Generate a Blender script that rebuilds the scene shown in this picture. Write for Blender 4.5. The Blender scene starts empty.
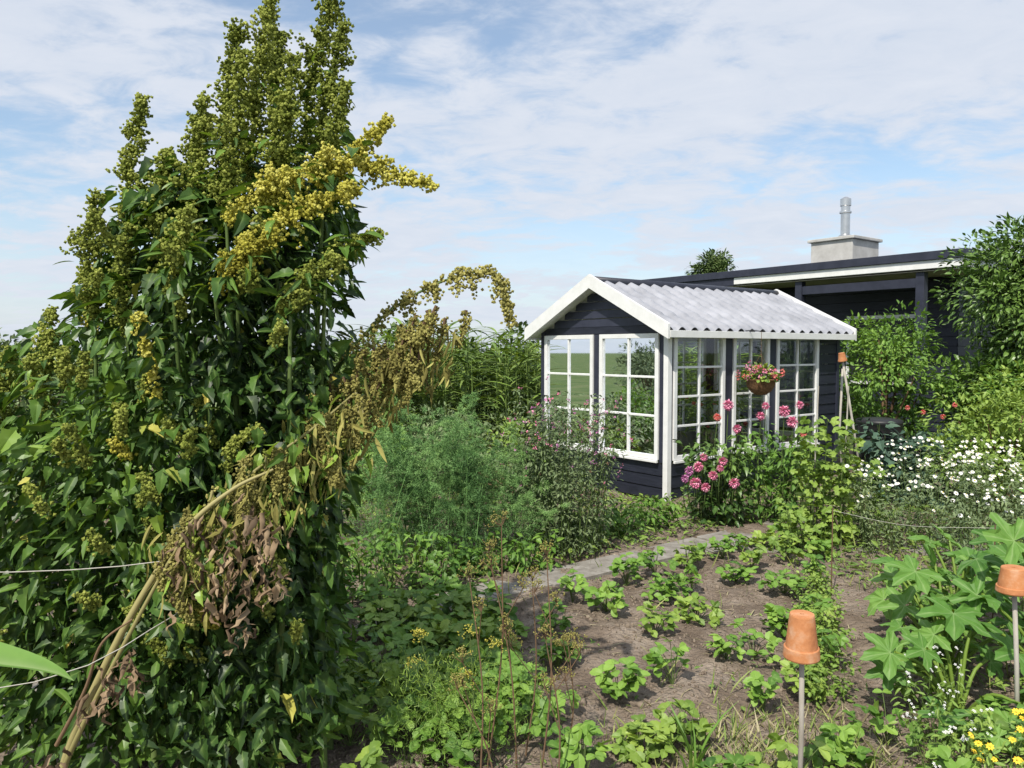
import bpy, math, random
import numpy as np
from mathutils import Vector
rng=np.random.default_rng(11); random.seed(4)
scene=bpy.context.scene
U=rng.uniform
def arr(*a): return np.array(a,dtype=float)
def nrm(v): return v/(np.linalg.norm(v,axis=-1,keepdims=True)+1e-9)
def rvec(n): return nrm(rng.normal(size=(n,3)))

# ------------------------------------------------------------------ materials
def newmat(name):
    m=bpy.data.materials.new(name); m.use_nodes=True
    nt=m.node_tree; nt.nodes.clear(); return m,nt
def ramp(nt,cols):
    r=nt.nodes.new('ShaderNodeValToRGB'); e=r.color_ramp.elements
    while len(e)<len(cols): e.new(0.5)
    for i,c in enumerate(cols):
        e[i].position=i/(len(cols)-1); e[i].color=(*c,1)
    return r
def leafmat(name,cols,vein=None,rough=0.5,transl=0.0,spec=0.35,noise=False):
    m,nt=newmat(name); N=nt.nodes; L=nt.links
    a=N.new('ShaderNodeAttribute'); a.attribute_name='shade'
    r=ramp(nt,cols); src=a.outputs['Fac']
    if noise:
        tc=N.new('ShaderNodeTexCoord'); nz=N.new('ShaderNodeTexNoise'); nz.inputs['Scale'].default_value=28; nz.inputs['Detail'].default_value=2
        L.new(tc.outputs['Object'],nz.inputs['Vector'])
        ad=N.new('ShaderNodeMath'); ad.operation='MULTIPLY_ADD'; ad.inputs[1].default_value=0.4; ad.inputs[2].default_value=-0.2
        L.new(nz.outputs['Fac'],ad.inputs[0])
        ad2=N.new('ShaderNodeMath'); ad2.operation='ADD'; L.new(a.outputs['Fac'],ad2.inputs[0]); L.new(ad.outputs[0],ad2.inputs[1]); src=ad2.outputs[0]
    L.new(src,r.inputs[0]); col=r.outputs[0]
    if vein:
        v=N.new('ShaderNodeAttribute'); v.attribute_name='vein'
        p=N.new('ShaderNodeMath'); p.operation='POWER'; p.inputs[1].default_value=4; L.new(v.outputs['Fac'],p.inputs[0])
        p2=N.new('ShaderNodeMath'); p2.operation='MULTIPLY'; p2.inputs[1].default_value=0.6; L.new(p.outputs[0],p2.inputs[0])
        mx=N.new('ShaderNodeMixRGB'); L.new(p2.outputs[0],mx.inputs[0]); L.new(col,mx.inputs[1]); mx.inputs[2].default_value=(*vein,1); col=mx.outputs[0]
    b=N.new('ShaderNodeBsdfPrincipled'); b.inputs['Roughness'].default_value=rough
    b.inputs['Specular IOR Level'].default_value=spec
    L.new(col,b.inputs['Base Color']); o=N.new('ShaderNodeOutputMaterial')
    if transl>0:
        t=N.new('ShaderNodeBsdfTranslucent'); g=N.new('ShaderNodeMixRGB'); g.blend_type='MULTIPLY'; g.inputs[0].default_value=1
        L.new(col,g.inputs[1]); g.inputs[2].default_value=(1.8,1.6,0.5,1); L.new(g.outputs[0],t.inputs[0])
        ms=N.new('ShaderNodeMixShader'); ms.inputs[0].default_value=transl
        L.new(b.outputs[0],ms.inputs[1]); L.new(t.outputs[0],ms.inputs[2]); L.new(ms.outputs[0],o.inputs[0])
    else: L.new(b.outputs[0],o.inputs[0])
    return m
def noisemat(name,cols,scale=8,rough=0.7,bump=0.0,bscale=60,metal=0,stretch=(1,1,1),detail=5,spec=0.4,bdist=0.01):
    m,nt=newmat(name); N=nt.nodes; L=nt.links
    tc=N.new('ShaderNodeTexCoord'); mp=N.new('ShaderNodeMapping'); mp.inputs['Scale'].default_value=stretch
    L.new(tc.outputs['Object'],mp.inputs[0])
    nz=N.new('ShaderNodeTexNoise'); nz.inputs['Scale'].default_value=scale; nz.inputs['Detail'].default_value=detail; nz.inputs['Roughness'].default_value=0.65
    L.new(mp.outputs[0],nz.inputs['Vector'])
    mr=N.new('ShaderNodeMapRange'); mr.inputs[1].default_value=0.3; mr.inputs[2].default_value=0.7
    L.new(nz.outputs['Fac'],mr.inputs[0])
    r=ramp(nt,cols); L.new(mr.outputs[0],r.inputs[0])
    b=N.new('ShaderNodeBsdfPrincipled'); b.inputs['Roughness'].default_value=rough; b.inputs['Metallic'].default_value=metal
    b.inputs['Specular IOR Level'].default_value=spec
    L.new(r.outputs[0],b.inputs['Base Color'])
    if bump>0:
        n2=N.new('ShaderNodeTexNoise'); n2.inputs['Scale'].default_value=bscale; n2.inputs['Detail'].default_value=5
        L.new(mp.outputs[0],n2.inputs['Vector'])
        bp=N.new('ShaderNodeBump'); bp.inputs['Strength'].default_value=bump; bp.inputs['Distance'].default_value=bdist
        L.new(n2.outputs['Fac'],bp.inputs['Height']); L.new(bp.outputs[0],b.inputs['Normal'])
    o=N.new('ShaderNodeOutputMaterial'); L.new(b.outputs[0],o.inputs[0]); return m

M={}
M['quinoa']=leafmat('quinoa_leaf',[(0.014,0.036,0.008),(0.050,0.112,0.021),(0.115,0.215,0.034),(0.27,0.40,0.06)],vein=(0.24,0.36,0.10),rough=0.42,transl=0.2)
M['qyellow']=leafmat('quinoa_yellowing_leaf',[(0.18,0.24,0.04),(0.36,0.36,0.06),(0.50,0.42,0.09)],rough=0.6)
M['qdry']=leafmat('dry_leaf',[(0.09,0.06,0.035),(0.21,0.14,0.08),(0.38,0.28,0.17)],rough=0.8)
M['sgreen']=leafmat('seed_green',[(0.06,0.08,0.016),(0.18,0.215,0.038),(0.36,0.39,0.09)],rough=0.8,spec=.1)
M['syellow']=leafmat('seed_yellow',[(0.16,0.15,0.02),(0.40,0.37,0.055),(0.62,0.58,0.15)],rough=0.8,spec=.1)
M['sbrown']=leafmat('seed_brown',[(0.09,0.08,0.025),(0.23,0.21,0.06),(0.40,0.37,0.12)],rough=0.8,spec=.1)
M['stem']=leafmat('green_stem',[(0.06,0.11,0.02),(0.14,0.20,0.06)],rough=0.6)
M['stemy']=leafmat('pale_stem',[(0.24,0.22,0.08),(0.46,0.40,0.18)],rough=0.6)
M['stemb']=leafmat('brown_stem',[(0.08,0.045,0.025),(0.22,0.14,0.08)],rough=0.8)
M['fern']=leafmat('asparagus_foliage',[(0.035,0.09,0.025),(0.11,0.235,0.065),(0.24,0.40,0.12)],rough=0.6)
M['berry']=leafmat('strawberry_leaf',[(0.04,0.11,0.018),(0.12,0.24,0.032),(0.25,0.40,0.07)],vein=(0.24,0.37,0.10),rough=0.5,transl=.15)
M['light']=leafmat('light_green_leaf',[(0.055,0.12,0.02),(0.16,0.26,0.038),(0.31,0.42,0.08)],vein=(0.30,0.42,0.13),rough=0.5,transl=.15)
M['grey']=leafmat('greygreen_leaf',[(0.045,0.08,0.033),(0.13,0.18,0.075),(0.23,0.29,0.13)],rough=0.6)
M['dark']=leafmat('dark_green_leaf',[(0.014,0.040,0.010),(0.048,0.105,0.02),(0.13,0.22,0.04)],vein=(0.15,0.25,0.055),rough=0.38)
M['kale']=leafmat('kale_leaf',[(0.03,0.07,0.045),(0.07,0.125,0.08),(0.14,0.21,0.13)],rough=0.6)
M['squash']=leafmat('squash_leaf',[(0.04,0.12,0.02),(0.10,0.225,0.038),(0.20,0.35,0.075)],vein=(0.34,0.45,0.2),rough=0.55,transl=.2,noise=True)
M['grass']=leafmat('grass_blade',[(0.07,0.13,0.025),(0.17,0.24,0.05),(0.34,0.34,0.12)],rough=0.6)
M['straw']=leafmat('straw_blade',[(0.18,0.155,0.08),(0.32,0.28,0.16),(0.46,0.41,0.26)],rough=0.8)
M['far']=leafmat('distant_leaf',[(0.035,0.065,0.02),(0.085,0.135,0.038),(0.16,0.22,0.065)],rough=0.7)
M['pink']=leafmat('pink_petal',[(0.50,0.08,0.18),(0.72,0.22,0.36),(0.84,0.45,0.56)],rough=0.6)
M['red']=leafmat('red_petal',[(0.60,0.08,0.07),(0.78,0.20,0.17),(0.82,0.36,0.31)],rough=0.6)
M['purple']=leafmat('purple_petal',[(0.25,0.05,0.20),(0.5,0.16,0.36),(0.68,0.36,0.56)],rough=0.6)
M['white']=leafmat('white_petal',[(0.70,0.69,0.65),(0.82,0.82,0.80)],rough=0.6)
M['yellow']=leafmat('yellow_petal',[(0.70,0.42,0.02),(0.85,0.65,0.05)],rough=0.6)
M['navy']=noisemat('navy_painted_wood',[(0.009,0.011,0.020),(0.024,0.027,0.044)],scale=5,rough=0.5,bump=0.25,bscale=40,stretch=(1,1,8))
M['navy2']=noisemat('dark_painted_trim',[(0.020,0.023,0.039),(0.036,0.040,0.063)],scale=5,rough=0.5)
M['wpaint']=noisemat('white_painted_wood',[(0.70,0.70,0.68),(0.82,0.82,0.81)],scale=7,rough=0.45)
M['wroof']=noisemat('grey_roof_tile',[(0.26,0.265,0.29),(0.34,0.345,0.375),(0.43,0.435,0.47)],scale=2.5,rough=0.34,spec=0.6,metal=.1,detail=3)
M['ridge']=noisemat('dark_ridge_tile',[(0.015,0.017,0.028),(0.035,0.038,0.055)],scale=6,rough=0.4)
M['terra']=noisemat('terracotta',[(0.36,0.13,0.05),(0.52,0.22,0.09),(0.60,0.38,0.25)],scale=11,rough=0.85,bump=0.2,detail=9)
M['bamboo']=noisemat('weathered_stick',[(0.30,0.27,0.22),(0.50,0.47,0.42)],scale=20,rough=0.7,stretch=(1,1,.2))
M['pave']=noisemat('concrete_paver',[(0.15,0.135,0.115),(0.25,0.23,0.20),(0.34,0.32,0.29)],scale=9,rough=0.9,bump=0.4,bscale=80)
M['soil']=noisemat('dry_soil',[(0.11,0.082,0.060),(0.215,0.170,0.132),(0.35,0.29,0.235)],scale=3.4,rough=0.95,bump=1.0,bscale=38,detail=9,bdist=0.04,spec=0.1)
M['clod']=noisemat('soil_clod',[(0.12,0.09,0.068),(0.30,0.245,0.19)],scale=14,rough=0.95,spec=0.1)
M['ground']=noisemat('grassy_ground',[(0.045,0.08,0.025),(0.09,0.13,0.04),(0.16,0.16,0.08)],scale=0.8,rough=0.95,bump=0.6,bscale=6,spec=0.1,bdist=0.1)
M['render']=noisemat('chimney_render',[(0.38,0.37,0.35),(0.55,0.54,0.52)],scale=4,rough=0.9,bump=0.2)
M['steel']=noisemat('stainless_steel',[(0.5,0.5,0.5),(0.66,0.66,0.66)],scale=4,rough=0.3,metal=0.9)
M['plastic']=noisemat('black_plastic',[(0.012,0.013,0.014),(0.03,0.03,0.032)],scale=5,rough=0.45)
M['wicker']=noisemat('coir_basket',[(0.10,0.05,0.025),(0.24,0.13,0.06)],scale=40,rough=0.9,bump=0.8,bscale=70)
M['string']=noisemat('string_fibre',[(0.4,0.38,0.33),(0.56,0.54,0.48)],scale=60,rough=0.9)
M['wall_in']=noisemat('interior_wood',[(0.30,0.27,0.22),(0.46,0.42,0.35)],scale=6,rough=0.8)
def glassmat():
    m,nt=newmat('window_glass'); N=nt.nodes; L=nt.links
    t=N.new('ShaderNodeBsdfTransparent'); t.inputs[0].default_value=(0.95,0.97,0.96,1)
    g=N.new('ShaderNodeBsdfGlossy'); g.inputs['Roughness'].default_value=0.02; g.inputs[0].default_value=(0.9,0.95,1,1)
    lw=N.new('ShaderNodeFresnel'); lw.inputs[0].default_value=1.5
    ad=N.new('ShaderNodeMath'); ad.operation='MULTIPLY_ADD'; ad.inputs[1].default_value=1.0; ad.inputs[2].default_value=0.03; L.new(lw.outputs[0],ad.inputs[0])
    ms=N.new('ShaderNodeMixShader'); L.new(ad.outputs[0],ms.inputs[0]); L.new(t.outputs[0],ms.inputs[1]); L.new(g.outputs[0],ms.inputs[2])
    o=N.new('ShaderNodeOutputMaterial'); L.new(ms.outputs[0],o.inputs[0]); return m
M['glass']=glassmat()

# ------------------------------------------------------------------ mesh builder
class MB:
    def __init__(s): s.V=[];s.T=[];s.MI=[];s.SM=[];s.SH=[];s.VE=[];s.n=0;s.mats=[]
    def mi(s,k):
        if k not in s.mats: s.mats.append(k)
        return s.mats.index(k)
    def add(s,V,T,mat,shade=0.5,vein=0.0,smooth=False):
        V=np.asarray(V,float).reshape(-1,3); T=np.asarray(T,int).reshape(-1,3)
        s.V.append(V); s.T.append(T+s.n); s.n+=len(V)
        s.MI.append(np.full(len(T),s.mi(mat))); s.SM.append(np.full(len(T),smooth))
        s.SH.append(np.broadcast_to(np.asarray(shade,float),(len(V),)).copy()); s.VE.append(np.broadcast_to(np.asarray(vein,float),(len(V),)).copy())
    def build(s,name,parent=None,loc=None,rotz=0,bevel=0):
        me=bpy.data.meshes.new(name); V=np.concatenate(s.V); T=np.concatenate(s.T)
        me.vertices.add(len(V)); me.vertices.foreach_set('co',V.ravel())
        me.loops.add(T.size); me.loops.foreach_set('vertex_index',T.ravel().astype(np.int32))
        me.polygons.add(len(T)); me.polygons.foreach_set('loop_start',np.arange(0,T.size,3,dtype=np.int32))
        me.polygons.foreach_set('material_index',np.concatenate(s.MI).astype(np.int32))
        me.update(calc_edges=True)
        me.polygons.foreach_set('use_smooth',np.concatenate(s.SM))
        for nm,a in (('shade',s.SH),('vein',s.VE)):
            at=me.attributes.new(nm,'FLOAT','POINT'); at.data.foreach_set('value',np.concatenate(a).astype(np.float32))
        for k in s.mats: me.materials.append(M[k])
        o=bpy.data.objects.new(name,me); scene.collection.objects.link(o)
        if parent: o.parent=parent
        if loc is not None: o.location=loc
        o.rotation_euler[2]=rotz
        if bevel>0:
            b=o.modifiers.new('bevel','BEVEL'); b.width=bevel; b.segments=2; b.limit_method='ANGLE'
        return o
def empty(name,loc,rotz=0):
    o=bpy.data.objects.new(name,None); scene.collection.objects.link(o); o.location=loc; o.rotation_euler[2]=rotz; return o
BOXT=[(0,2,1),(0,3,2),(4,5,6),(4,6,7),(0,1,5),(0,5,4),(1,2,6),(1,6,5),(2,3,7),(2,7,6),(3,0,4),(3,4,7)]
def box(mb,x0,x1,y0,y1,z0,z1,mat):
    mb.add([(x0,y0,z0),(x1,y0,z0),(x1,y1,z0),(x0,y1,z0),(x0,y0,z1),(x1,y0,z1),(x1,y1,z1),(x0,y1,z1)],BOXT,mat)
def obox(mb,A,e,n,a0,a1,n0,n1,z0,z1,mat,n1t=None):
    A=arr(*A,0); e=arr(*e,0); n=arr(*n,0)
    n1t=n1 if n1t is None else n1t
    P=[]
    for (zl,nn) in ((z0,n1),(z1,n1t)):
        z=arr(0,0,zl); P+= [A+e*a0+n*n0+z,A+e*a1+n*n0+z,A+e*a1+n*nn+z,A+e*a0+n*nn+z]
    T=BOXT
    if np.cross(e,n)[2]<0: T=[(t[0],t[2],t[1]) for t in BOXT]
    mb.add(P,T,mat)
def planks(mb,A,e,n,a0,a1,z0,z1,mat='navy',h=0.13,trif=None):
    z=z0
    while z<z1-0.01:
        zt=min(z+h-0.006,z1); l,r=a0,a1
        if trif:
            l,r=trif(zt)
            if r-l<0.05: break
        obox(mb,A,e,n,l,r,-0.03,0.014,z,zt,mat,n1t=0.003); z+=h
def curve(pts,n):
    P=np.array(pts,float); P=np.vstack([2*P[0]-P[1],P,2*P[-1]-P[-2]]); m=len(P)-3
    t=np.linspace(0,m-1e-6,n); i=t.astype(int); f=(t-i)[:,None]
    a,b,c,d=P[i],P[i+1],P[i+2],P[i+3]
    return 0.5*((2*b)+(-a+c)*f+(2*a-5*b+4*c-d)*f**2+(-a+3*b-3*c+d)*f**3)
def tube(mb,P,R,mat,sides=5,shade=0.5,cap=False):
    P=np.asarray(P,float); n=len(P); R=np.broadcast_to(np.asarray(R,float),(n,))
    T=nrm(np.gradient(P,axis=0)); ref=arr(0,0,1) if abs(T[n//2,2])<0.8 else arr(1,0,0)
    S=nrm(np.cross(T,ref)); B=np.cross(S,T)
    a=np.arange(sides)*2*math.pi/sides
    V=P[:,None]+R[:,None,None]*(np.cos(a)[None,:,None]*S[:,None]+np.sin(a)[None,:,None]*B[:,None])
    F=[]
    for i in range(n-1):
        for j in range(sides):
            k=(j+1)%sides; p,q,r,s=i*sides+j,i*sides+k,(i+1)*sides+k,(i+1)*sides+j; F+=[(p,q,r),(p,r,s)]
    V=V.reshape(-1,3)
    if cap:
        V=np.vstack([V,P[0],P[-1]]); c0=n*sides
        for j in range(sides):
            k=(j+1)%sides; F+=[(c0,k,j),(c0+1,(n-1)*sides+j,(n-1)*sides+k)]
    mb.add(V,F,mat,shade,smooth=True)
def lathe(mb,prof,c,mat,n=24,smooth=True,tilt=None,shade=0.5,split=False):
    prof=np.array(prof,float); a=np.arange(n)*2*math.pi/n
    def emit(pr):
        V=np.stack([pr[:,0,None]*np.cos(a),pr[:,0,None]*np.sin(a),np.broadcast_to(pr[:,1,None],(len(pr),n))],-1).reshape(-1,3)
        if tilt is not None:
            t=nrm(np.array(tilt,float)); s=nrm(np.cross(t,arr(0.1,1,0))); b=np.cross(t,s); V=V[:,:1]*s+V[:,1:2]*b+V[:,2:]*t
        F=[]
        for i in range(len(pr)-1):
            for j in range(n):
                k=(j+1)%n; p,q,r,s=i*n+j,i*n+k,(i+1)*n+k,(i+1)*n+j; F+=[(p,q,r),(p,r,s)]
        mb.add(V+np.array(c),F,mat,shade,smooth=smooth)
    if split:
        for i in range(len(prof)-1): emit(prof[i:i+2])
    else: emit(prof)
# ---- leaf templates
def t_lance(w=0.3,fold=0.25,droop=0.25,st=4,wav=0.0,peak=0.4):
    V=[(0,0,0)];E=[1.0];T=[]
    for i in range(1,st):
        y=i/st; ww=w*0.5*(math.sin(math.pi*y**(math.log(0.5)/math.log(peak))))**0.8
        z=-droop*y*y+wav*math.sin(y*9)
        V+=[(-ww,y,z+fold*ww),(0,y,z),(ww,y,z+fold*ww)];E+=[0,1,0]
    V.append((0,1-0.05*droop,-droop)); E.append(1.0); L=len(V)-1
    T+=[(0,2,1),(0,3,2)]
    for i in range(st-2):
        a=1+i*3; b=a+3; T+=[(a,a+1,b+1),(a,b+1,b),(a+1,a+2,b+2),(a+1,b+2,b+1)]
    a=1+(st-2)*3; T+=[(a,a+1,L),(a+1,a+2,L)]
    return np.array(V),np.array(T),np.array(E)
def t_rad(half,fold=0.2,droop=0.2,cy=0.4):
    R=half; Lf=[(-x,y) for x,y in half[::-1] if x>1e-6]
    out=R+Lf; V=[(0,cy,0)]+[(x,y,0) for x,y in out]; V=np.array(V,float)
    V[:,2]=fold*np.abs(V[:,0])-droop*V[:,1]**2
    n=len(out); T=[(0,1+i,1+(i+1)%n) for i in range(n)]
    E=np.zeros(n+1);E[0]=1
    E[1]=0.9
    return V,np.array(T),E
def t_palm(lobes=5,depth=0.35,teeth=3,cup=0.15,seed=0):
    r_=np.random.default_rng(seed); n=lobes*teeth*2
    a=np.linspace(-0.86*math.pi,0.86*math.pi,n+1)
    ph=np.cos((a/(0.86*math.pi))*lobes*math.pi+ (math.pi if lobes%2==0 else 0))
    ph=0.5+0.5*ph
    rr=(1-depth)+depth*ph; rr=rr*(0.78+0.22*np.cos(a*0.5)); rr[1::2]*=0.90; rr*=1+r_.normal(size=n+1)*0.03
    V=[(0,0,0)];E=[1]
    for f in (0.3,0.65,1.0):
        for k in range(n+1):
            r=0.5*rr[k]*f if f==1 else 0.5*f*(rr[k]*0.5+0.5*(1-depth*0.3))
            x=r*math.sin(a[k]); y=r*math.cos(a[k]); 
            z=cup*(r*r)*1.2+(0.035 if ph[k]<0.5 else -0.025)*f*(1+.3*r_.normal()) -0.4*max(0,r-0.3)
            V.append((x,y,z)); E.append((0.97 if ph[k]>0.93 else 0.0)*(1.0 if f<1 else 0.85))
    T=[]; m=n+1
    for k in range(n):
        T+=[(0,1+k+1,1+k)]
        for q in range(2):
            p=1+q*m+k; T+=[(p,p+1,p+m+1),(p,p+m+1,p+m)]
    return np.array(V),np.array(T),np.array(E)
T_Q=[t_rad([(0,0),(0.10,0.12),(0.30*wd_,0.26),(0.23*wd_,0.38),(0.27*wd_,0.48),(0.19*wd_,0.58),(0.18*wd_,0.70),(0.08,0.84),(0,1)],fold=f,droop=d) for f,d,wd_ in ((0.35,0.3,1.1),(0.15,0.15,.9),(0.5,0.45,1.15),(0.25,0.6,.8),(.3,.2,.65))]
T_L=[t_lance(0.34,0.3,0.25),t_lance(0.28,0.4,0.45),t_lance(0.4,0.2,0.1)]
T_N=[t_lance(0.16,0.3,0.5,st=5),t_lance(0.13,0.4,0.25,st=5)]
T_DRY=[t_lance(0.3,1.2,0.5,st=5,wav=0.12),t_lance(0.2,1.6,0.3,st=5,wav=-0.15)]
T_O=[t_lance(0.6,0.25,0.2,st=3,peak=0.5),t_lance(0.52,0.35,0.35,st=3,peak=0.5)]
T_S=[t_rad([(0,0),(0.18,0.1),(0.33,0.3),(0.34,0.42),(0.40,0.55),(0.34,0.66),(0.33,0.8),(0.2,0.86),(0.12,0.97),(0,1)],fold=f,droop=d,cy=0.45) for f,d in ((0.35,0.15),(0.2,0.3))]
T_P=[t_palm(5,0.5,4,0.2,1),t_palm(5,0.42,4,-0.25,2),t_palm(5,0.55,3,0.5,3)]
T_PL=[t_palm(3,0.25,3,0.1,5),t_palm(5,0.2,2,-0.2,6)]
T_CORN=[t_lance(0.09,0.4,0.55,st=7),t_lance(0.08,0.4,0.85,st=7)]
T_BL=[t_lance(0.06,0.3,0.25,st=4),t_lance(0.05,0.3,0.5,st=4)]
T_NEEDLE=[(np.array([(-0.06,0,0),(0.06,0,0),(0,1,0)]),np.array([(0,1,2)]),np.zeros(3))]
T_FERN=[(np.array([(-0.08,0,0),(0.08,0,0),(0,1,0)]),np.array([(0,1,2)]),np.zeros(3))]
def octa():
    V=np.array([(1,0,0),(-1,0,0),(0,1,0),(0,-1,0),(0,0,1),(0,0,-1)],float)
    T=np.array([(0,2,4),(2,1,4),(1,3,4),(3,0,4),(2,0,5),(1,2,5),(3,1,5),(0,3,5)]); return V,T,np.zeros(6)
T_G=[octa()]
def scatter(mb,tms,P,D,N,S,mat,shade,smooth=False):
    P=np.atleast_2d(np.asarray(P,float)); n=len(P)
    if n==0: return
    if n==1 and np.ndim(D)==2 and len(D)>1: n=len(D); P=np.tile(P,(n,1))
    D=nrm(np.broadcast_to(D,(n,3))); N=np.broadcast_to(N,(n,3)); S=np.broadcast_to(np.asarray(S,float),(n,)); shade=np.broadcast_to(np.asarray(shade,float),(n,))
    side=nrm(np.cross(D,N)); Nn=np.cross(side,D)
    which=rng.integers(0,len(tms),n)
    for w,(tv,tt,te) in enumerate(tms):
        k=np.where(which==w)[0]
        if len(k)==0: continue
        V=P[k][:,None]+S[k][:,None,None]*(tv[None,:,0,None]*side[k][:,None]+tv[None,:,1,None]*D[k][:,None]+tv[None,:,2,None]*Nn[k][:,None])
        T=(tt[None]+ (np.arange(len(k))*len(tv))[:,None,None]).reshape(-1,3)
        mb.add(V.reshape(-1,3),T,mat,np.repeat(shade[k],len(tv)),np.tile(te,len(k)),smooth)
_ph=U(0,6.28,(6,)); _fr=rng.normal(size=(6,3))*3.2
def clump(P,s=1.0): return 0.5+0.5*np.clip(np.sin(P@(_fr.T*s)+_ph).sum(1)/3.2,-1,1)
def grains(mb,P,r,mat,shade):
    n=len(P); scatter(mb,T_G,P,rvec(n),rvec(n),r*U(0.7,1.3,n),mat,shade)

def panicle(mb,axis,w,mat,bright=0.5,dens=1.0,droop=0.0,gr=0.0068,stemmat='stem'):
    L=np.linalg.norm(np.diff(np.array(axis),axis=0),axis=1).sum()
    nb=max(3,int(L*290*dens)); A=curve(axis,60); Tn=nrm(np.gradient(A,axis=0))
    tube(mb,A[::5],np.linspace(0.006,0.002,12),stemmat,4)
    out=[];sh=[]; ph=random.random()*6.28
    for _ in range(nb):
        t=random.random()**.9; i=int(t*59); prof=(1.0 if t<.5 else 1.0-.62*((t-.5)/.5)**1.5)*min(1,.45+t*3)
        prof*=0.86+0.26*math.sin(t*L*34+ph)
        lb=w*prof*random.uniform(0.3,1.12); rad=rvec(1)[0]; rad-=Tn[i]*rad.dot(Tn[i]); rad=rad/np.linalg.norm(rad)
        d=rad+Tn[i]*random.uniform(0.1,0.9); d/=np.linalg.norm(d)
        b0=bright+random.uniform(-0.22,0.22); k=max(2,int(lb/0.017))
        for s in range(k):
            f=(s+0.6)/k; c=A[i]+d*lb*f+arr(0,0,-droop*lb*f*f)
            g=random.randint(3,5); out.append(c+rng.normal(size=(g,3))*0.0078); sh.append(np.clip(b0+0.25*f-.08+U(-0.18,0.18,g),0,1))
    grains(mb,np.vstack(out),gr,mat,np.concatenate(sh))

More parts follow.
